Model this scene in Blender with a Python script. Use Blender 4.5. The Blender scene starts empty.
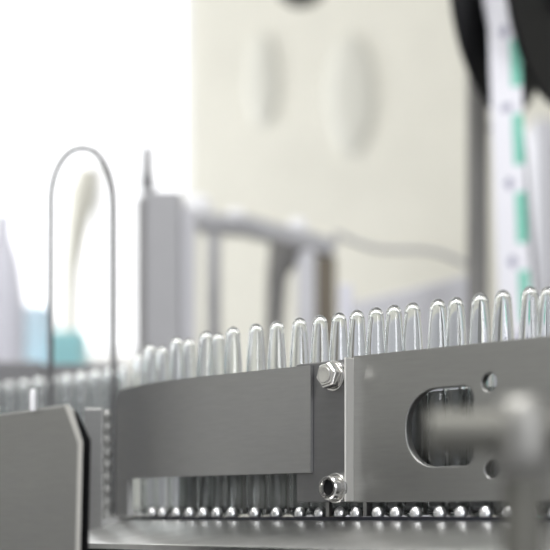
import bpy, bmesh, math, random
from mathutils import Vector, Matrix
random.seed(7)
sc = bpy.context.scene
C = sc.collection

# ---------------------------------------------------------------- camera, world, lights, exposure
HC = 1.15            # eye height, level with the conveyor belt
HY, F = 515.0, 1400.0   # horizon row and focal length (pixels of the 550 px frame)
cd = bpy.data.cameras.new('camera'); cam = bpy.data.objects.new('camera', cd); C.objects.link(cam)
cam.location = (0, 0, HC); cam.rotation_euler = (math.pi/2, 0, 0)
cd.sensor_width = 36.0; cd.lens = 36.0*F/550.0
cd.shift_y = (HY-275.0)/550.0
cd.clip_start = 0.02
cd.dof.use_dof = True; cd.dof.focus_distance = 0.915
cd.dof.aperture_fstop = cd.lens/22.0
cd.dof.aperture_blades = 0
sc.camera = cam
sc.view_settings.view_transform = 'Standard'; sc.view_settings.look = 'None'
sc.view_settings.gamma = 1.0; sc.view_settings.use_curve_mapping = False
sc.view_settings.exposure = 0.22
sc.cycles.max_bounces = 24; sc.cycles.transmission_bounces = 20; sc.cycles.glossy_bounces = 8
sc.cycles.transparent_max_bounces = 16; sc.cycles.diffuse_bounces = 4
sc.cycles.sample_clamp_indirect = 6.0
sc.cycles.caustics_reflective = False

w = bpy.data.worlds.new('world'); sc.world = w; w.use_nodes = True
bg = w.node_tree.nodes['Background']; bg.inputs[0].default_value = (0.93, 0.96, 1.0, 1); bg.inputs[1].default_value = 0.42

def area(name, loc, rot, sx, sy, power, col=(1, 1, 1)):
    l = bpy.data.lights.new(name, 'AREA'); l.shape = 'RECTANGLE'; l.size = sx; l.size_y = sy
    l.energy = power; l.color = col
    o = bpy.data.objects.new(name, l); C.objects.link(o); o.location = loc; o.rotation_euler = rot
    return o
area('ceiling_light_front', (-0.5, 0.25, 2.93), (0, 0, 0), 1.6, 0.4, 42, (1.0, 0.99, 0.97))
area('ceiling_light_rear', (0.2, 2.3, 2.93), (0, 0, 0), 1.8, 0.5, 5, (1.0, 0.98, 0.94))
area('left_fill', (-2.26, 2.75, 1.35), (0, math.radians(-90), 0), 0.9, 0.7, 66, (0.95, 0.97, 1.0))  # added fill out of view, brightens the rear wall from the left
area('front_fill', (1.0, -1.3, 1.95), (math.radians(80), 0, math.radians(30)), 0.7, 1.0, 16, (0.97, 0.98, 1.0))  # added lamp behind the camera, puts highlights on the glass

# ---------------------------------------------------------------- geometry helpers
# conveyor frame: u runs along the line towards the near right, v towards the camera side, h above the belt (eye level)
DX, DY = 0.713, -0.701
NX, NY = -0.701, -0.713
OX, OY = 0.0465, 0.930
def W(u, v, h): return Vector((OX+DX*u+NX*v, OY+DY*u+NY*v, HC+h))
def AT(px, py, Y): return Vector(((px-275.0)/F*Y, Y, HC+(HY-py)/F*Y))
def XY(px, Y): return (px-275.0)/F*Y
def u_of(px, v):
    k = (px-275.0)/F
    return (k*(OY+NY*v)-(OX+NX*v))/(DX-k*DY)

def add_faces(bm, vs, fs, mi=0):
    bv = [bm.verts.new(v) for v in vs]
    for f in fs:
        try:
            fc = bm.faces.new([bv[i] for i in f]); fc.material_index = mi
        except ValueError: pass
    return bv
BOXF = [(0, 3, 2, 1), (4, 5, 6, 7), (0, 1, 5, 4), (1, 2, 6, 5), (2, 3, 7, 6), (3, 0, 4, 7)]
def add_box(bm, a, b):
    x0, y0, z0 = a; x1, y1, z1 = b
    add_faces(bm, [(x0, y0, z0), (x1, y0, z0), (x1, y1, z0), (x0, y1, z0), (x0, y0, z1), (x1, y0, z1), (x1, y1, z1), (x0, y1, z1)], BOXF)
def add_uvbox(bm, u0, u1, v0, v1, h0, h1):
    add_faces(bm, [W(u0, v1, h0), W(u1, v1, h0), W(u1, v0, h0), W(u0, v0, h0), W(u0, v1, h1), W(u1, v1, h1), W(u1, v0, h1), W(u0, v0, h1)], BOXF)
def frame_of(d):
    d = d.normalized(); a = Vector((0, 0, 1)) if abs(d.z) < .9 else Vector((1, 0, 0))
    x = d.cross(a).normalized(); return x, d.cross(x).normalized(), d
def add_tube(bm, pts, r, n=14, closed=False):
    pts = [Vector(p) for p in pts]; rings = []; m = len(pts)
    x = None
    for i, p in enumerate(pts):
        d = (pts[min(i+1, m-1)]-pts[max(i-1, 0)]).normalized()
        if x is None: x, y, _ = frame_of(d)
        else:
            x = (x-d*x.dot(d)).normalized(); y = d.cross(x)
        rr = r[i] if isinstance(r, (list, tuple)) else r
        rings.append([bm.verts.new(p+x*math.cos(2*math.pi*k/n)*rr+y*math.sin(2*math.pi*k/n)*rr) for k in range(n)])
    for a, b in zip(rings, rings[1:]):
        for k in range(n): bm.faces.new((a[k], a[(k+1) % n], b[(k+1) % n], b[k]))
    bm.faces.new(rings[0][::-1]); bm.faces.new(rings[-1])
def add_lathe(bm, base, axis, prof, n=32):
    """prof: list of (radius, distance along axis); radius 0 closes the ends"""
    base = Vector(base); x, y, d = frame_of(Vector(axis)); prev = None
    for r, t in prof:
        if r <= 1e-7: ring = [bm.verts.new(base+d*t)]
        else: ring = [bm.verts.new(base+d*t+x*math.cos(2*math.pi*k/n)*r+y*math.sin(2*math.pi*k/n)*r) for k in range(n)]
        if prev:
            for k in range(n):
                k2 = (k+1) % n
                if len(prev) == 1 and len(ring) == 1: break
                if len(prev) == 1: bm.faces.new((prev[0], ring[k2], ring[k]))
                elif len(ring) == 1: bm.faces.new((prev[k], prev[k2], ring[0]))
                else: bm.faces.new((prev[k], prev[k2], ring[k2], ring[k]))
        prev = ring
def hexprism(bm, base, axis, r, h):
    x, y, d = frame_of(Vector(axis)); base = Vector(base)
    P = [(math.cos(math.pi/3*k+.2), math.sin(math.pi/3*k+.2)) for k in range(6)]
    vs = [base+(x*a+y*b)*r for a, b in P]+[base+d*h*.8+(x*a+y*b)*r for a, b in P]+[base+d*h+(x*a+y*b)*r*.86 for a, b in P]
    fs = [tuple(range(5, -1, -1)), tuple(range(12, 18))]
    for k in range(6):
        k2 = (k+1) % 6; fs += [(k, k2, 6+k2, 6+k), (6+k, 6+k2, 12+k2, 12+k)]
    add_faces(bm, vs, fs)

def obj(name, bm, m, parent=None, smooth=None, bevel=0.0, seg=2, loc=None):
    """one mesh object; bm is in world coordinates"""
    bmesh.ops.recalc_face_normals(bm, faces=bm.faces[:])
    me = bpy.data.meshes.new(name)
    if parent:
        root = parent
        while root.parent: root = root.parent
        off = Vector(root.location)
    elif loc is not None: off = Vector(loc)
    else:
        xs = [v.co for v in bm.verts]
        lo = [min(c[i] for c in xs) for i in range(3)]; hi = [max(c[i] for c in xs) for i in range(3)]
        off = Vector(((lo[0]+hi[0])/2, (lo[1]+hi[1])/2, lo[2]))
    bmesh.ops.translate(bm, verts=bm.verts[:], vec=-off)
    bm.to_mesh(me); bm.free()
    o = bpy.data.objects.new(name, me); C.objects.link(o)
    for mm in (m if isinstance(m, (list, tuple)) else [m]): me.materials.append(mm)
    if parent: o.parent = parent
    else: o.location = off
    if smooth:
        for p in me.polygons: p.use_smooth = True
        try: me.set_sharp_from_angle(angle=math.radians(smooth))
        except Exception: pass
    if bevel:
        b = o.modifiers.new('bevel', 'BEVEL'); b.width = bevel; b.segments = seg; b.limit_method = 'ANGLE'
    return o
def tag(o, label, cat, group=None, kind=None):
    o['label'] = label; o['category'] = cat
    if group: o['group'] = group
    if kind: o['kind'] = kind
    return o
def thing(name, label, cat, loc, group=None):
    o = bpy.data.objects.new(name, None); C.objects.link(o); o.location = loc; o.empty_display_size = .02
    return tag(o, label, cat, group)
def struct(name, bm, m, **k):
    o = obj(name, bm, m, **k)
    if not k.get('parent'): o['kind'] = 'structure'
    return o
def B(): return bmesh.new()
def boxbm(a, b): bm = B(); add_box(bm, a, b); return bm
def uvbm(*a): bm = B(); add_uvbox(bm, *a); return bm
def tubebm(p, r, n=14): bm = B(); add_tube(bm, p, r, n); return bm
def lathebm(b, a, p, n=32): bm = B(); add_lathe(bm, b, a, p, n); return bm

# ---------------------------------------------------------------- materials
def mat(name, col, rough=.5, metal=0., bump=0., bscale=40., stretch=(1, 1, 1), vary=0., spec=.5):
    m = bpy.data.materials.new(name); m.use_nodes = True; nt = m.node_tree; b = nt.nodes['Principled BSDF']
    b.inputs['Base Color'].default_value = (*col, 1); b.inputs['Roughness'].default_value = rough
    b.inputs['Metallic'].default_value = metal
    b.inputs['Specular IOR Level'].default_value = spec
    if bump or vary:
        tc = nt.nodes.new('ShaderNodeTexCoord'); mp = nt.nodes.new('ShaderNodeMapping'); mp.inputs['Scale'].default_value = stretch
        nz = nt.nodes.new('ShaderNodeTexNoise'); nz.inputs['Scale'].default_value = bscale; nz.inputs['Detail'].default_value = 4
        nt.links.new(tc.outputs['Object'], mp.inputs[0]); nt.links.new(mp.outputs[0], nz.inputs['Vector'])
        if bump:
            bp = nt.nodes.new('ShaderNodeBump'); bp.inputs['Strength'].default_value = bump; bp.inputs['Distance'].default_value = .0005
            nt.links.new(nz.outputs['Fac'], bp.inputs['Height']); nt.links.new(bp.outputs[0], b.inputs['Normal'])
        if vary:
            cr = nt.nodes.new('ShaderNodeValToRGB')
            cr.color_ramp.elements[0].position = .3; cr.color_ramp.elements[1].position = .7
            cr.color_ramp.elements[0].color = (*[c*(1-vary) for c in col], 1); cr.color_ramp.elements[1].color = (*[min(1, c*(1+vary)) for c in col], 1)
            nt.links.new(nz.outputs['Fac'], cr.inputs[0]); nt.links.new(cr.outputs[0], b.inputs['Base Color'])
    return m
def emit(name, col, s):
    m = bpy.data.materials.new(name); m.use_nodes = True; nt = m.node_tree
    b = nt.nodes['Principled BSDF']; b.inputs['Base Color'].default_value = (.8, .8, .8, 1)
    b.inputs['Emission Color'].default_value = (*col, 1); b.inputs['Emission Strength'].default_value = s
    return m
STEEL = mat('brushed_steel', (.36, .36, .353), .40, 1., .05, 60, (1, 1, 10), .03)
STEELD = mat('dark_steel', (.33, .33, .325), .42, 1., .05, 60, (1, 1, 8), .03)
POLISH = mat('polished_steel', (.62, .62, .62), .12, 1., .05, 30, (6, 6, 1))
CHROME = mat('bolt_steel', (.72, .71, .69), .18, 1., .05, 80)
DECK = mat('deck_steel', (.60, .60, .59), .30, 1., .12, 50, (1, 1, 1), .08)
GLASS = bpy.data.materials.new('clear_glass'); GLASS.use_nodes = True
b = GLASS.node_tree.nodes['Principled BSDF']; b.inputs['Transmission Weight'].default_value = 1; b.inputs['Roughness'].default_value = 0.0
b.inputs['IOR'].default_value = 1.48; b.inputs['Base Color'].default_value = (.91, .925, .925, 1)
BELT = mat('belt_black', (.012, .013, .02), .45, 0, .2, 200)
BLACK = mat('black_plastic', (.005, .005, .006), .55, spec=.25)
RUBBER = mat('black_rubber', (.012, .012, .012), .6)
BASE = mat('machine_enamel', (.16, .16, .165), .5, 0, .1, 30)
WALLB = mat('cream_wall', (.80, .78, .70), .8, 0, .1, 12, vary=.02)
WALLG = mat('grey_wall', (.56, .56, .54), .8, 0, .1, 12, vary=.03)
FLOORM = mat('floor_vinyl', (.40, .40, .39), .4, 0, .05, 8, vary=.05)
CEIL = mat('ceiling_white', (.8, .8, .78), .9, 0, .05, 10)
BGDARK = mat('mid_grey_paint', (.21, .205, .20), .5, 0, .05, 20)
LIT_EDGE = mat('lit_edge_steel', (.80, .79, .76), .5, .8)  # paler steel paints in the light on edges
GLINT = mat('base_glint_metal', (.96, .96, .97), .33, 1.)  # bright metal for the imitated base glints
GUIDE = mat('satin_guide_steel', (.42, .42, .42), .45, 1., .04, 60, (1, 1, 8), .03)
BRKT = mat('bracket_steel', (.24, .24, .245), .45, 1., .04, 60, (1, 1, 8), .03)
HEAD = mat('clamp_steel', (.34, .335, .32), .5, .9)
GREYP = mat('grey_paint', (.40, .40, .42), .5, 0, .05, 20, vary=.03)
GREYD = mat('dark_grey_paint', (.20, .20, .21), .5, 0, .05, 20)
LGREY = mat('light_grey_paint', (.62, .62, .66), .5, 0, .05, 20)
BROWN = mat('brown_paint', (.16, .135, .10), .5, 0, .05, 20)
WHITEP = mat('white_plastic', (.85, .85, .88), .35, 0, .02, 20)
CYAN = mat('cyan_plastic', (.42, .82, .87), .4, 0, .02, 20)
SKYB = mat('pale_blue_plastic', (.70, .84, .96), .4, 0, .02, 20)
LILAC = mat('lilac_grey', (.72, .72, .80), .5, 0, .02, 20)
BEIGE = mat('beige_rubber', (.72, .70, .62), .5, 0, .05, 20)
TAPEW = mat('tape_white', (.88, .88, .95), .45, 0, .02, 30)
TAPET = mat('tape_teal', (.22, .62, .50), .45)
TAPEP = mat('tape_print', (.40, .40, .52), .45)
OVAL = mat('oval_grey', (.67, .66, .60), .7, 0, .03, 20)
WIRE = mat('wire_steel', (.12, .12, .125), .45, .2)
FGM = mat('cast_grey', (.17, .167, .148), .45, .35, .1, 60)
WINM = emit('window_daylight_glass', (.97, .97, 1.0), .88)
LAMPM = emit('lamp_diffuser', (1, .99, .96), 3.0)
ALU = mat('window_frame_white', (.78, .78, .78), .5, 0, .02, 20)

# ---------------------------------------------------------------- room
YB, XL, XR, ZC = 3.2, -2.3, 2.3, 3.0
wx0, wx1 = XY(-230, YB), XY(190, YB); wz0, wz1 = HC+.345, HC+1.45
bm = B()                                   # back wall around the window opening
add_box(bm, (XL, YB, 0), (wx0, YB+.12, ZC)); add_box(bm, (wx1, YB, 0), (XR, YB+.12, ZC))
add_box(bm, (wx0, YB, 0), (wx1, YB+.12, wz0)); add_box(bm, (wx0, YB, wz1), (wx1, YB+.12, ZC))
struct('wall_back', bm, WALLB)
struct('wall_left', boxbm((XL-.12, -1.5, 0), (XL, YB+.12, ZC)), WALLG)
struct('wall_right', boxbm((XR, -1.5, 0), (XR+.12, YB+.12, ZC)), WALLG)
struct('floor', boxbm((XL-.12, -1.5, -.1), (XR+.12, YB+.12, 0)), FLOORM)
struct('ceiling', boxbm((XL-.12, -1.5, ZC), (XR+.12, YB+.12, ZC+.1)), CEIL)
struct('baseboard_back', boxbm((XL, YB-.015, 0), (XR, YB, .1)), LGREY)
win = struct('window_1', boxbm((wx0, YB+.06, wz0), (wx1, YB+.07, wz1)), WINM, loc=(0, YB, wz0))
bm = B()
for a in (wx0, wx1-.02): add_box(bm, (a, YB+.02, wz0), (a+.02, YB+.1, wz1))
for a in (wz0, wz1-.03): add_box(bm, (wx0, YB+.02, a), (wx1, YB+.1, a+.03))
mx = XY(98, YB); add_box(bm, (mx-.008, YB+.045, wz0), (mx+.008, YB+.1, wz1))
mx = XY(-60, YB); add_box(bm, (mx-.008, YB+.045, wz0), (mx+.008, YB+.1, wz1))
obj('window_frame', bm, ALU, win)

# ---------------------------------------------------------------- machine base
TZ = -.036                                 # table top below eye level
mb = thing('machine_base', 'dark grey machine table carrying the whole filling line', 'machine', (0.05, 1.4, 0))
obj('table_top', boxbm((-.70, .36, HC+TZ-.03), (1.1, 2.75, HC+TZ)), BASE, mb, bevel=.003)
obj('cabinet', boxbm((-.64, .45, .06), (1.02, 2.65, HC+TZ-.03)), GREYD, mb, bevel=.004)
for x in (-.57, .95):
    for y in (.52, 2.58): obj('foot', lathebm((x, y, 0), (0, 0, 1), [(0, 0), (.04, 0), (.035, .02), (.02, .06), (0, .06)], 20), RUBBER, mb, smooth=40)

# ---------------------------------------------------------------- conveyor with belt, sloping polished deck, back guide
cv = thing('conveyor', 'low conveyor with thin black belt and sloping polished steel deck below the guide plates', 'conveyor', W(0, .03, TZ))
def path_pt(t):
    """centre line of the channel: straight, then bending away behind the left end of the guide; t is the arc length, negative to the left"""
    u0 = -.100; R = .34
    if t >= u0: return Vector((OX+DX*t, OY+DY*t)), Vector((NX, NY))
    a = (u0-t)/R; amax = math.radians(21)
    aa = min(a, amax)
    p = Vector((OX+DX*u0, OY+DY*u0)); d = Vector((-DX, -DY)); n = Vector((NX, NY))
    c = p-n*R                               # centre of the bend lies behind the line
    q = c+(n*math.cos(aa)+d*math.sin(aa))*R
    nn = n*math.cos(aa)+d*math.sin(aa)
    if a > amax: q = q+(d*math.cos(aa)-n*math.sin(aa))*(a-amax)*R
    return q, nn
def PP(t, v, h):
    q, n = path_pt(t); return Vector((q.x+n.x*v, q.y+n.y*v, HC+h))
def add_sweep(bm, ts, prof):
    """sweeps a closed (v,h) profile along the channel centre line"""
    rings = [[bm.verts.new(PP(t, v, h)) for v, h in prof] for t in ts]; n = len(prof)
    for a, b2 in zip(rings, rings[1:]):
        for k in range(n): bm.faces.new((a[k], a[(k+1) % n], b2[(k+1) % n], b2[k]))
    bm.faces.new(rings[0][::-1]); bm.faces.new(rings[-1])
def ts(a, b2, step=.008):
    n = max(1, int(abs(b2-a)/step)); return [a+(b2-a)*i/n for i in range(n+1)]
def rect(v0, v1, h0, h1): return [(v0, h0), (v1, h0), (v1, h1), (v0, h1)]
bm = B(); add_sweep(bm, ts(-.235, .34), rect(-.026, .0165, -.0045, -.0012)); obj('belt', bm, BELT, cv)
bm = B(); add_sweep(bm, ts(-.235, .34), [(.017, -.0035), (.098, -.0185), (.100, -.0195), (.100, -.023), (.017, -.0075)]); obj('deck', bm, DECK, cv, smooth=30)
bm = B(); add_sweep(bm, ts(-.235, .34), rect(-.026, .094, TZ, -.0235)); obj('bed', bm, BLACK, cv)
bm = B(); add_sweep(bm, ts(-.235, .34), rect(-.024, .012, -.0235, -.0047)); obj('belt_support', bm, BLACK, cv)
bm = B(); add_sweep(bm, ts(-.225, .34), rect(-.0245, -.022, .000, .080)); obj('back_guide', bm, STEELD, cv)

# ---------------------------------------------------------------- left guide plate (bent at its left end, with a leg down to the deck)
def plate_sweep(bm, t0, t1, v0, v1, hb, ht, step=.006):
    rings = []
    for t in ts(t0, t1, step):
        h0 = hb(t) if callable(hb) else hb; h1 = ht(t) if callable(ht) else ht
        rings.append([bm.verts.new(PP(t, v, h)) for v, h in rect(v0, v1, h0, h1)])
    for a, b2 in zip(rings, rings[1:]):
        for k in range(4): bm.faces.new((a[k], a[(k+1) % 4], b2[(k+1) % 4], b2[k]))
    bm.faces.new(rings[0][::-1]); bm.faces.new(rings[-1])
uR = u_of(310.5, .0235)
GL = -.246                                  # left end of the guide
lg = thing('guide_plate', 'long grey steel guide plate curving away at its left end', 'guide plate', PP(-.1, .022, 0))
bm = B(); RC = .012
plate_sweep(bm, GL, uR, .021, .0235, .0278, lambda t: .0985-(0 if t > GL+RC else RC*(1-math.sqrt(max(0, 1-((GL+RC-t)/RC)**2)))), step=.003); obj('face_plate', bm, GUIDE, lg, smooth=40)
bm = B(); plate_sweep(bm, GL, GL+.028, .0195, .0235, -.0008, .0276); obj('leg', bm, GUIDE, lg, smooth=40)

# bracket with the two bolts
uB0, uB1 = u_of(309, .021)-.012, u_of(345, .021)
br = thing('bracket', 'dark steel bracket holding two bolts between the two guide plates', 'bracket', W((uB0+uB1)/2, .015, 0))
obj('block', uvbm(uB0, uB1, .011, .0208, .0085, .1005), BRKT, br, bevel=.0012)
obj('lit_edge_strip', uvbm(uB1+.0001, uB1+.0014, .011, .0222, .0085, .1015), LIT_EDGE, br, bevel=.0006)  # paler strip paints the lit end face of the bracket
ul = u_of(329.5, .013)
obj('leg', uvbm(ul-.0015, ul+.0015, .0115, .0150, -.0009, .0084), STEELD, br)
def bolt(px, py, socket):
    u = u_of(px, .024); c = W(u, .0208, 0); Y = c.y
    c.z = HC+(HY-py)/F*Y; ax = Vector((NX, NY, 0))
    n = obj('bolt', lathebm(c+ax*.002, ax, [(0, 0), (.0072, 0), (.0078, .0006), (.0078, .0062), (.0070, .0072), (.0056, .0072), (.0048, .0050), (0, .0050)], 28) if socket
            else None, CHROME, br, smooth=35) if socket else None
    if not socket:
        bm = B(); hexprism(bm, c+ax*.002, ax, .0088, .0075)
        add_lathe(bm, c+ax*.0094, ax, [(0, 0), (.0056, 0), (.0052, .0009), (.0030, .0006), (0, .0004)], 24)
        n = obj('bolt', bm, CHROME, br, bevel=.0005)
    n['label'] = 'black socket screw with bright rim' if socket else 'bright hex head bolt'
    obj('washer', lathebm(c, ax, [(0, 0), (.0096, 0), (.0098, .0004), (.0098, .0016), (.0094, .002), (0, .002)], 32), CHROME, n, smooth=35)
    if socket: obj('socket', lathebm(c+ax*.00705, ax, [(0, 0), (.0047, 0), (.0047, .0002), (0, .0002)], 24), BLACK, n)
bolt(331, 376, False); bolt(333, 488, True)

# ---------------------------------------------------------------- right plate with slot and two holes
def holed_plate(name, outer, holes, v_back, v_front, m, parent, bev=.0006):
    cu = bpy.data.curves.new('outline', 'CURVE'); cu.dimensions = '2D'; cu.fill_mode = 'BOTH'
    for loop in [outer]+holes:
        sp = cu.splines.new('POLY'); sp.points.add(len(loop)-1); sp.use_cyclic_u = True
        for i, (a, b2) in enumerate(loop): sp.points[i].co = (a, b2, 0, 1)
    cu.extrude = (v_front-v_back)/2-bev; cu.bevel_depth = bev; cu.bevel_resolution = 2
    tmp = bpy.data.objects.new('tmp', cu); C.objects.link(tmp)
    dg = bpy.context.evaluated_depsgraph_get()
    me = bpy.data.meshes.new_from_object(tmp.evaluated_get(dg))
    bpy.data.objects.remove(tmp)
    bm = B(); bm.from_mesh(me); bpy.data.meshes.remove(me)
    vm = (v_front+v_back)/2
    for vtx in bm.verts: vtx.co = W(vtx.co.x, vm+vtx.co.z, vtx.co.y)
    bmesh.ops.remove_doubles(bm, verts=bm.verts[:], dist=1e-6)
    return obj(name, bm, m, parent)
VF = .0142
rp = thing('slotted_plate', 'wide grey steel guide plate with a rounded slot and two round holes', 'guide plate', W(.15, .012, 0))
u0 = uB1+.0018
s0 = u_of(405, VF); s1 = u_of(474, VF); hz0, hz1 = .0290, .0785; rr = .0232
def arc(cx, cy, r, a0, a1, n=14): return [(cx+r*math.cos(math.radians(a0+(a1-a0)*i/n)), cy+r*math.sin(math.radians(a0+(a1-a0)*i/n))) for i in range(n+1)]
slot = arc(s0+rr, hz1-rr, rr, 180, 90)+arc(s1-.008, hz1-.008, .008, 90, 0)+arc(s1-.008, hz0+.008, .008, 0, -90)+arc(s0+rr, hz0+rr, rr, 270, 180)
def hole(px, py, r):
    u = u_of(px, VF); Y = W(u, VF, 0).y; return arc(u, (HY-py)/F*Y, r, 0, 350, 28)
holed_plate('face_plate', [(u0, .0088), (.34, .0088), (.34, .1022), (u0, .1022)], [slot, hole(489, 382, .0062), hole(492, 469, .0060)], VF-.006, VF, STEEL, rp)
for uu in (u_of(366.5, .012), .33): obj('leg', uvbm(uu-.0015, uu+.0015, VF-.0055, VF-.0005, -.0009, .0087), STEELD, rp)

# ---------------------------------------------------------------- glass ampoules
HT = .1365; R0 = .0070
def ampoule_mesh():
    out = [(0, .0), (.0035, .0002), (.0056, .0010), (.0066, .0024), (R0, .0045), (R0, .060), (R0, .098)]
    out += [(.0068, .104), (.0064, .112), (.0058, .120), (.0054, .126)]
    for a in range(15, 91, 15): out.append((.0052*math.cos(math.radians(a)), .1298+.0067*math.sin(math.radians(a))))
    out[-1] = (0, HT)
    th = .0006
    inn = [(0, .0030), (.0030, .0028), (.0050, .0034), (.0059, .0050), (R0-th, .0075), (R0-th, .060), (R0-th, .098)]
    inn += [(.0068-th, .104), (.0064-th, .112), (.0058-th, .120), (.0053-th, .126)]
    for a in range(15, 91, 15): inn.append(((.0050-th)*math.cos(math.radians(a)), .1290+(.0056-th)*math.sin(math.radians(a))))
    inn[-1] = (0, .1290+.0056-th)
    bm = B(); add_lathe(bm, (0, 0, 0), (0, 0, 1), out, 28)
    bmesh.ops.recalc_face_normals(bm, faces=bm.faces[:]); ok = sum((f.normal.dot(f.calc_center_median()-Vector((0, 0, .06)))) for f in bm.faces) > 0
    if not ok: bmesh.ops.reverse_faces(bm, faces=bm.faces[:])
    b2 = B(); add_lathe(b2, (0, 0, 0), (0, 0, 1), inn, 28); bmesh.ops.recalc_face_normals(b2, faces=b2.faces[:])
    ok = sum((f.normal.dot(f.calc_center_median()-Vector((0, 0, .06)))) for f in b2.faces) > 0
    if ok: bmesh.ops.reverse_faces(b2, faces=b2.faces[:])
    tmp = bpy.data.meshes.new('t'); b2.to_mesh(tmp); b2.free(); bm.from_mesh(tmp); bpy.data.meshes.remove(tmp)
    me = bpy.data.meshes.new('glass_ampoule'); bm.to_mesh(me); bm.free(); me.materials.append(GLASS)
    for p in me.polygons: p.use_smooth = True
    return me
AMP = ampoule_mesh(); amps = []
proto = bpy.data.objects.new('glass_ampoule', AMP)
def put_ampoule(x, y, label, group):
    o = proto if not amps else proto.copy()
    C.objects.link(o); o.location = (x, y, HC-.0012); o.rotation_euler = (0, 0, random.random()*6)
    tag(o, label, 'ampoule', group); amps.append((x, y)); return o
ORD = ['first', 'second', 'third', 'fourth', 'fifth', 'sixth', 'seventh', 'eighth', 'ninth', 'tenth', 'eleventh', 'twelfth', 'thirteenth', 'fourteenth', 'fifteenth']
def t_of_px(px, v):
    lo, hi = -.34, .34                       # px grows with t
    for _ in range(60):
        mid = (lo+hi)/2; p = PP(mid, v, 0)
        if 275+F*p.x/p.y < px: lo = mid
        else: hi = mid
    return lo
left = [(320, 0), (299.5, 0), (277, 0), (256, 0), (233, 0), (218, -.0125), (206, 0), (189, -.0125), (177, 0), (162, -.0125), (150, 0), (139, -.0125)]
right = [(339, 0), (357, 0), (376, 0), (394, 0), (412.5, 0), (438, 0), (456, -.002), (480, 0), (503, 0), (530, 0), (548, -.008), (574, 0)]
for i, (px, v) in enumerate(left):
    p = PP(t_of_px(px, v), v, 0)
    put_ampoule(p.x, p.y, 'clear glass ampoule behind the long guide plate, %s to the left of the bracket bolts' % ORD[i], 'ampoules along the guide plates')
for i, (px, v) in enumerate(right):
    p = PP(t_of_px(px, v), v, 0)
    put_ampoule(p.x, p.y, 'clear glass ampoule, %s to the right of the upper bracket bolt along the line' % ORD[i], 'ampoules along the guide plates')
# the crowd of ampoules on the infeed side
LOOPY = 1.245; legs = [(XY(51, LOOPY), LOOPY), (XY(113.5, LOOPY), LOOPY)]
g = .0158
stud_bm = None
for row in range(3):
    for c_ in range(12):
        k = (c_+.5*(row % 2))/9.2
        y = 1.252+.17*k+row*g*1.05
        x = XY(124-132*k, 1.252+.17*k)-row*.004
        if min(math.hypot(x-a, y-b2) for a, b2 in amps) < .0146: continue
        if min(math.hypot(x-a, y-b2) for a, b2 in legs) < .0100: continue
        if any((PP(t, v, 0).xy-Vector((x, y))).length < .0085 for t in ts(GL-.001, -.1, .003) for v in (.0195, .0235, -.0235)): continue
        put_ampoule(x, y, 'clear glass ampoule in the crowd waiting at the infeed left of the curved guide plate', 'crowded ampoules at the infeed')
print('ampoules', len(amps), 'min gap', min(math.dist(a, b2) for i, a in enumerate(amps) for b2 in amps[:i]))
# infeed table the crowd stands on
bm = B(); q0, q1 = PP(-.2365, -.030, 0), PP(-.2365, .104, 0)
pl = [(q0.x, q0.y), (q1.x, q1.y), (-.62, q1.y-.02), (-.62, 1.53), (q0.x+.02, 1.53)]
add_faces(bm, [(a, b2, HC+TZ) for a, b2 in pl]+[(a, b2, HC-.0013) for a, b2 in pl], [(4, 3, 2, 1, 0), (5, 6, 7, 8, 9)]+[(i, (i+1) % 5, 5+(i+1) % 5, 5+i) for i in range(5)])
tag(obj('infeed_table', bm, STEELD, bevel=.001), 'flat grey steel infeed table under the crowd of ampoules', 'table')
tag(obj('infeed_guard', boxbm((XY(42, 1.5)+.002, 1.5, HC-.0012), (XY(122, 1.5), 1.504, HC+(HY-364)/F*1.5)), GREYD, bevel=.0008), 'dark grey guard plate behind the crowd of ampoules, below the turquoise box', 'guard plate')
# bright domes added along the belt edge to imitate the glint of ampoule bases
STM = None
for px in (153, 163, 177, 190, 203.5, 217, 232, 255, 276.5, 300, 320, 340, 356, 378, 396, 416, 440, 461, 486, 508, 532, 556):
    p = PP(t_of_px(px, .0125), .0125, -.00115)
    st = obj('base_glint', lathebm(p, (0, 0, 1), [(0, 0), (.0036, 0), (.0040, .0012), (.0039, .0030), (.0032, .0050), (.0018, .0063), (0, .0068)], 18), GLINT, cv, smooth=70)
cv.children[-1]['label'] = 'bright dome imitating the glint of an ampoule base'

# ---------------------------------------------------------------- details left of the guide plate
x, y = XY(107, 1.12), 1.12
prof = [(0, 0)]
for i in range(12):
    z = .010*i; prof += [(.0018, z), (.0030, z+.0025), (.0033, z+.005), (.0030, z+.0075)]
prof += [(.0016, .120), (0, .1205)]
tag(obj('threaded_rod', lathebm((x, y, HC+TZ), (0, 0, 1), prof, 16), STEEL, smooth=60), 'thin grey threaded rod standing at the left end of the curved guide plate', 'rod')

# foreground cover, left
CY = .80
def fp(px, py, k=0.): return AT(px, py, CY+.0006*(70-px)+k)
cvr = thing('side_cover', 'grey steel side cover with a cut corner and side shade painted black at lower left', 'machine cover', AT(40, 515, CY)+Vector((0, 0, TZ+.0)))
def slab(outl, k0, k1):
    bm = B(); n = len(outl)
    add_faces(bm, [fp(a, b2, k0) for a, b2 in outl]+[fp(a, b2, k1)+Vector((0, 0, 0)) for a, b2 in outl],
              [tuple(range(n)), tuple(range(2*n-1, n-1, -1))]+[(i, n+i, n+(i+1) % n, (i+1) % n) for i in range(n)])
    return bm
BT = HY-TZ*F/CY
obj('cover_plate', slab([(-70, 424), (0, 414), (68, 404), (73, 410), (83, 442), (80, BT), (-70, BT)], 0, .004), STEEL, cvr, bevel=.0019, seg=1)
obj('shaded_side', slab([(-70, 428), (0, 418), (69, 407), (77, 412), (91, 440), (88, BT), (-70, BT)], .0045, .012), BLACK, cvr, bevel=.001)  # black slab paints the shade on the side of the cover
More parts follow.
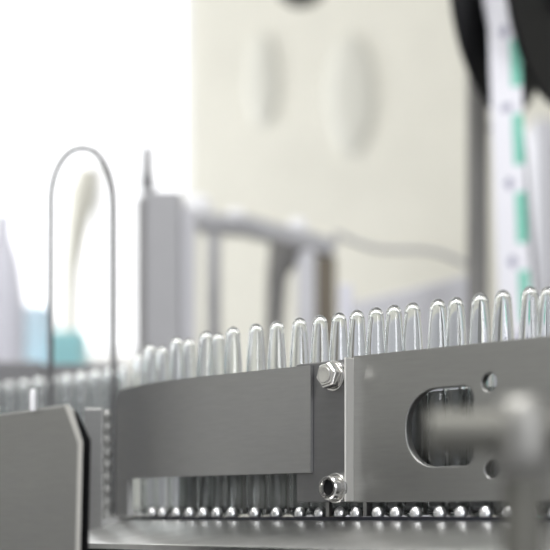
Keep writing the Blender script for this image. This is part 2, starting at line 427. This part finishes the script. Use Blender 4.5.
obj('lit_edge_strip', slab([(64, 405), (68, 404.3), (73, 410.5), (82.6, 442), (79.6, BT), (75, BT), (78, 443)], -.0008, -.0001), LIT_EDGE, cvr)['label'] = 'pale strip painting the light on the bevelled edge'  # pale slab paints the light caught by the bevel
tag(obj('pin', lathebm(AT(33, 411, .817), (0, 0, 1), [(0, 0), (.0020, 0), (.0020, .010), (.0014, .0125), (0, .013)], 14), WHITEP, smooth=40), 'small white pin standing on the top edge of the left side cover', 'pin')
# upright plate seen between cover and rod
tag(obj('upright_plate', boxbm((XY(84, 1.06), 1.06, HC+TZ), (XY(103, 1.06), 1.066, HC+(HY-408)/F*1.06)), STEELD, bevel=.001), 'dull grey upright plate between the left side cover and the threaded rod', 'plate')

# ---------------------------------------------------------------- foreground clamp, right
PY = .54
px_ = XY(523, PY)
fg = thing('clamp_stand', 'out of focus grey post with a cross arm and clamp head at lower right', 'clamp stand', (px_, PY, HC+TZ))
hh = (HY-478)/F*PY
obj('post', lathebm((px_, PY, HC+TZ), (0, 0, 1), [(0, 0), (.012, 0), (.013, .003), (.0080, .005), (.0080, hh-TZ), (0, hh-TZ)], 28), FGM, fg, smooth=40)
hb_, ht_ = (HY-474)/F*PY, (HY-396)/F*PY
obj('clamp_head', lathebm((px_, PY, HC+hb_), (0, 0, 1), [(0, 0), (.0098, 0), (.0112, .0015), (.0114, .009), (.0112, (ht_-hb_)*.55), (.0105, (ht_-hb_)*.85), (.0074, (ht_-hb_)*.98), (0, ht_-hb_)], 32), HEAD, fg, smooth=50)
hm = (HY-432)/F*PY
obj('cross_arm', tubebm([(XY(428, PY), PY, HC+hm), (px_-.006, PY, HC+hm)], .0082, 20), FGM, fg, smooth=40)
obj('cross_arm', tubebm([(px_+.006, PY, HC+hm), (px_+.06, PY, HC+hm)], .0082, 20), FGM, fg, smooth=40)

# ---------------------------------------------------------------- background
TT = HC+TZ
# wire loop
def P2(px, py, Y): return tuple(AT(px, py, Y))
pts = [(XY(51, LOOPY), LOOPY, TT+.0352)]
for i in range(0, 8): pts.append(P2(51-.4*math.sin(i/7*3.1), 400-i*26, LOOPY))
for i in range(1, 19):
    a = math.pi-math.pi*i/18; pts.append(P2(82+31.5*math.cos(a), 207-59*math.sin(a)**.9 if 0 < i < 18 else 207, LOOPY))
for i in range(0, 8): pts.append(P2(113.5, 218+i*26, LOOPY))
pts.append((XY(113.5, LOOPY), LOOPY, TT+.0352))
tag(obj('wire_loop', tubebm(pts, .0026, 12), WIRE, smooth=60), 'tall thin grey wire hoop standing among the crowded ampoules', 'wire')

def upbox(parent, name, px0, px1, py0, Y, dep, m, py1=None, bev=.003):
    z0 = TT if py1 is None else HC+(HY-py1)/F*Y
    return obj(name, boxbm((XY(px0, Y), Y, z0), (XY(px1, Y), Y+dep, HC+(HY-py0)/F*Y)), m, parent, bevel=bev)
def at0(px, Y): return (XY(px, Y), Y+.03, TT)
# grey column with a spigot
gc = thing('dosing_column', 'tall blue grey column with a thin dark spigot on top', 'machine column', at0(165, 1.75))
upbox(gc, 'housing', 141, 181, 190, 1.75, .07, GREYP)
upbox(gc, 'side_panel', 181.5, 194, 206, 1.76, .05, LGREY)
upbox(gc, 'edge_rail', 136, 143, 196, 1.742, .006, BGDARK)
c = AT(147.5, 189, 1.77)
obj('spigot', lathebm(c, (0, 0, 1), [(0, 0), (.010, 0), (.010, .014), (.0078, .020), (.0070, .046), (.005, .055), (0, .057)], 18), GREYD, gc, smooth=40)
# bridge frame
bf = thing('bridge_frame', 'blurred grey bridge frame of posts and a sloping beam behind the ampoules', 'machine frame', at0(265, 1.9))
Y = 1.9
def beam(name, a, b2, hgt, dep, m, Y=1.9):
    p, q = AT(*a, Y), AT(*b2, Y); bm = B(); h = hgt/F*Y
    add_faces(bm, [p, q, q+Vector((0, dep, 0)), p+Vector((0, dep, 0)), p+Vector((0, 0, h)), q+Vector((0, 0, h)), q+Vector((0, dep, h)), p+Vector((0, dep, h))], BOXF)
    return obj(name, bm, m, bf, bevel=.003)
beam('beam', (196, 228), (245, 232), 17, .04, GREYP); beam('beam', (245, 232), (334, 256), 18, .04, GREYP)
upbox(bf, 'post', 207, 220, 226, 1.905, .03, GREYP)
upbox(bf, 'post', 316, 336, 256, 1.905, .03, BROWN)
upbox(bf, 'post', 297, 315, 250, 1.885, .012, LGREY)
bm = B(); add_tube(bm, [(*AT(274, 340, 1.9).xy, TT), AT(274, 330, 1.9), AT(277, 275, 1.9), AT(288, 246, 1.9)], [.012, .012, .014, .026], 16); obj('post', bm, BGDARK, bf, smooth=50)
for px, py, r in ((197, 205, 15), (235, 217, 13), (298, 226, 12)):  # white cap shapes stand in for blurred highlights on the frame
    c = AT(px, py, 1.9); rr_ = r/F*1.9
    zt = {197: 205, 235: 214, 298: 226}[px]
    obj('cap', lathebm((c.x, 1.925, c.z-rr_), (0, 0, 1), [(0, 0), (rr_*.8, 0), (rr_, rr_*.5), (rr_*.9, rr_*1.4), (rr_*.5, rr_*1.9), (0, rr_*2)], 20), WHITEP, bf, smooth=60)
sp = thing('slim_post', 'slim pale lilac post right of the brown bridge post', 'post', at0(346, 1.7))
upbox(sp, 'shaft', 339, 353, 284, 1.7, .014, LILAC); obj('foot', boxbm((XY(334, 1.7), 1.69, TT), (XY(358, 1.7), 1.724, TT+.01)), GREYD, sp)
# low grey rail and cable on the right
bm = B(); p, q = AT(352, 302, 1.85), AT(478, 272, 1.85)
add_faces(bm, [(p.x, 1.85, TT), (q.x, 1.85, TT), (q.x, 1.89, TT), (p.x, 1.89, TT), tuple(p), tuple(q), (q.x, 1.89, q.z), (p.x, 1.89, p.z)], BOXF)
tag(obj('low_housing', bm, LGREY, bevel=.004), 'low grey machine housing with a sloping top left of the reel pole', 'machine housing')
pts = [AT(336, 246, 1.92)]+[AT(336+130*t, 232+34*t+6*math.sin(t*6), 1.92) for t in [i/14 for i in range(15)]]+[AT(474, 268, 1.88), (AT(474, 0, 1.88).x, 1.86, AT(0, 273, 1.85).z)]
tag(obj('hose', tubebm(pts, .0035, 10), GREYP, smooth=60), 'thin grey hose running from the bridge frame to the reel pole', 'hose')

# reel stand, reel, tape
ax = Vector((.834, -.552, 0)).normalized(); cl = AT(499, 5, 1.6); cr = cl+ax*.064
mid = (cl+cr)/2
rs = thing('reel_stand', 'tall grey pole carrying the black tape reel', 'stand', (XY(477.5, 1.72), 1.72, TT))
obj('pole', tubebm([(XY(477.5, 1.72), 1.72, TT), (XY(477.5, 1.72), 1.72, HC+.72)], .0130, 24), BGDARK, rs, smooth=40)
obj('base_flange', lathebm((XY(477.5, 1.72), 1.72, TT), (0, 0, 1), [(0, 0), (.035, 0), (.035, .008), (.013, .012), (0, .012)], 24), GREYD, rs, smooth=40)
e = cl-ax*.05
obj('reel_arm', tubebm([(XY(477.5, 1.72), 1.72, cl.z), (e.x, e.y, cl.z), tuple(cl-ax*.004)], .008, 16), GREYD, rs, smooth=40)
re_ = thing('tape_reel', 'large black two-flanged reel at the top right of the line', 'reel', (mid.x, mid.y, mid.z-.125))
fl = [(0, -.003), (.123, -.003), (.125, -.001), (.125, .001), (.123, .003), (0, .003)]
RF = 1.0
obj('flange', lathebm(cl, ax, [(r, t) for r, t in fl], 56), BLACK, re_, smooth=40)
obj('flange', lathebm(cr, ax, [(r, t) for r, t in fl], 56), BLACK, re_, smooth=40)
obj('hub', lathebm(cl+ax*.0032, ax, [(0, 0), (.03, 0), (.03, .055), (0, .055)], 32), BLACK, re_, smooth=40)
obj('cap', lathebm(cr+ax*.0032, ax, [(0, 0), (.02, 0), (.018, .008), (0, .010)], 24), RUBBER, re_, smooth=40)
obj('tape_roll', lathebm(cl+ax*.0115, ax, [(.0305, 0), (.07, 0), (.07, .038), (.0305, .038), (.0305, 0)], 48), TAPEW, re_, smooth=40)
# hanging tape, printed
rows = 150; cols = 12; bm = B(); grid = []
TY = 1.519
def tape_c(py):
    t = max(0, (py+60))/360.0
    return 502.2+12.0*t**1.3
p_top, p_bot = -25.0, 560.0
half = .0183
fr = Vector((-.552, -.834, 0))
for th_ in (0, .0006):
    for r_ in range(rows+1):
        py = p_top+(p_bot-p_top)*r_/rows; z = HC+(HY-py)/F*TY
        c = Vector((XY(tape_c(py), TY), TY, z))-fr*th_
        grid.append([bm.verts.new(c+ax*half*(2*k/cols-1)) for k in range(cols+1)])
n1 = rows+1
def zone(py, k):
    ph = (py-40) % 77
    if k >= 8 and 0 <= ph <= 50 and py > 30: return 1
    if 62 <= ph <= 73 and 4 <= k <= 7 and ((k in (5, 6)) or 65 <= ph <= 70): return 2
    return 0
for r_ in range(rows):
    py = p_top+(p_bot-p_top)*(r_+.5)/rows
    for k in range(cols):
        f = bm.faces.new((grid[r_][k], grid[r_][k+1], grid[r_+1][k+1], grid[r_+1][k])); f.material_index = zone(py, k)
        bm.faces.new((grid[n1+r_][k+1], grid[n1+r_][k], grid[n1+r_+1][k], grid[n1+r_+1][k+1]))
    for k in (0, cols): bm.faces.new((grid[r_][k], grid[n1+r_][k], grid[n1+r_+1][k], grid[r_+1][k]))
tag(obj('printed_tape', bm, [TAPEW, TAPET, TAPEP]), 'white printed tape with teal edge bars hanging from the black reel', 'tape')
# cable right of the tape
pts = [AT(490, 128, 1.69), AT(500, 126, 1.66), AT(516, 124, 1.61), AT(522, 132, 1.6), AT(524.5, 155, 1.6), AT(527, 190, 1.6), AT(530, 230, 1.6), AT(535, 285, 1.6), AT(541, 340, 1.6), AT(547, 400, 1.6), AT(550, 480, 1.6), (XY(551, 1.6), 1.6, TT)]
tag(obj('cable', tubebm(pts, .0028, 10), GREYD, smooth=60), 'thin dark cable hanging right of the printed tape', 'cable')
cb = thing('rear_cabinet', 'pale grey cabinet standing behind the cable at the right edge', 'cabinet', (XY(560, 2.3), 2.45, TT))
obj('body', boxbm((XY(533, 2.3), 2.3, TT), (XY(640, 2.3), 2.6, HC+(HY-118)/F*2.3)), LGREY, cb, bevel=.006)
obj('door', boxbm((XY(538, 2.3), 2.29, TT+.04), (XY(636, 2.3), 2.3, HC+(HY-135)/F*2.3)), LGREY, cb, bevel=.003)
# left background
nc = thing('reflection_blocker', 'dark grey cabinet shape added out of view left of the table to block reflections', 'cabinet', (-1.2, 1.85, 0))  # unseen dark box added to keep window reflections off the curved guide
obj('body', boxbm((-1.55, 1.35, .0), (-.80, 2.35, 1.85)), GREYD, nc, bevel=.008)
obj('door', boxbm((-.80, 1.39, .12), (-.785, 2.31, 1.80)), GREYD, nc, bevel=.004)
obj('handle', boxbm((-.785, 1.45, 1.0), (-.765, 1.475, 1.16)), BLACK, nc, bevel=.004)
tag(obj('cyan_box', boxbm((XY(50, 2.2), 2.2, TT), (XY(82, 2.2), 2.28, HC+(HY-330)/F*2.2)), CYAN, bevel=.004), 'turquoise plastic box behind the wire hoop', 'box')
tag(obj('blue_box', boxbm((XY(14, 2.3), 2.3, TT), (XY(48, 2.3), 2.4, HC+(HY-305)/F*2.3)), SKYB, bevel=.006), 'pale blue plastic box left of the turquoise box', 'box')
c = (XY(0, 2.0), 2.02, TT)
tag(obj('lilac_canister', lathebm(c, (0, 0, 1), [(0, 0), (.030, 0), (.032, .01), (.032, .34), (.024, .40), (.012, .44), (.010, .47), (0, .47)], 28), LILAC, smooth=40), 'tall lilac grey canister at the left edge of the table', 'canister')
pts = [AT(70, 300, 2.6), AT(71, 270, 2.6), AT(76, 230, 2.6), AT(83, 195, 2.6), AT(89, 168, 2.6)]
bm = B(); add_tube(bm, [(AT(70, 0, 2.6).x, 2.6, TT)]+pts, [.016, .016, .018, .024, .030, .020], 16)
tag(obj('beige_sleeve', bm, BEIGE, smooth=60), 'slanting beige sleeve seen through the wire hoop', 'sleeve')
tag(obj('dark_tray', boxbm((XY(-60, 1.56), 1.56, TT), (XY(42, 1.56), 1.62, HC+(HY-361)/F*1.56)), GREYD, bevel=.003), 'dark low tray edge in front of the pale blue box', 'tray')
# flat grey ovals on the rear wall
for px, py, rx, rz, lab in ((263, 78, 17, 48, 'pale grey upright oval on the rear wall, the narrower of two'), (352, 92, 25, 62, 'pale grey upright oval on the rear wall, the broader of two')):
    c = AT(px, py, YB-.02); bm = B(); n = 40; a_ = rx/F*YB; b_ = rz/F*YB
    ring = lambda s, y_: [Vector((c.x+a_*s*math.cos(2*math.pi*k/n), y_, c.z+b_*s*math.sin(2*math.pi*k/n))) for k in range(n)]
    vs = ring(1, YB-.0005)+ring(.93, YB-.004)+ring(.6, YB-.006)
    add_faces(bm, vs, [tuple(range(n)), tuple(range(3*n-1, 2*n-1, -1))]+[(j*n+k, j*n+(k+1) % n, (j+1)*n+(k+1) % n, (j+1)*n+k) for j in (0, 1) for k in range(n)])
    tag(obj('wall_oval', bm, OVAL, smooth=50), lab, 'wall pad', 'ovals on the rear wall')
c = AT(301, 4, 2.6)
dk = thing('hanging_lamp', 'dark round lamp hanging into the top of the view', 'lamp', tuple(c))
obj('shade', lathebm(c, (0, 0, 1), [(0, 0), (.022, .002), (.038, .012), (.042, .03), (.036, .07), (.012, .10), (0, .10)], 28), BLACK, dk, smooth=50)
obj('rod', tubebm([c+Vector((0, 0, .095)), (c.x, c.y, ZC)], .005, 10), BLACK, dk, smooth=50)
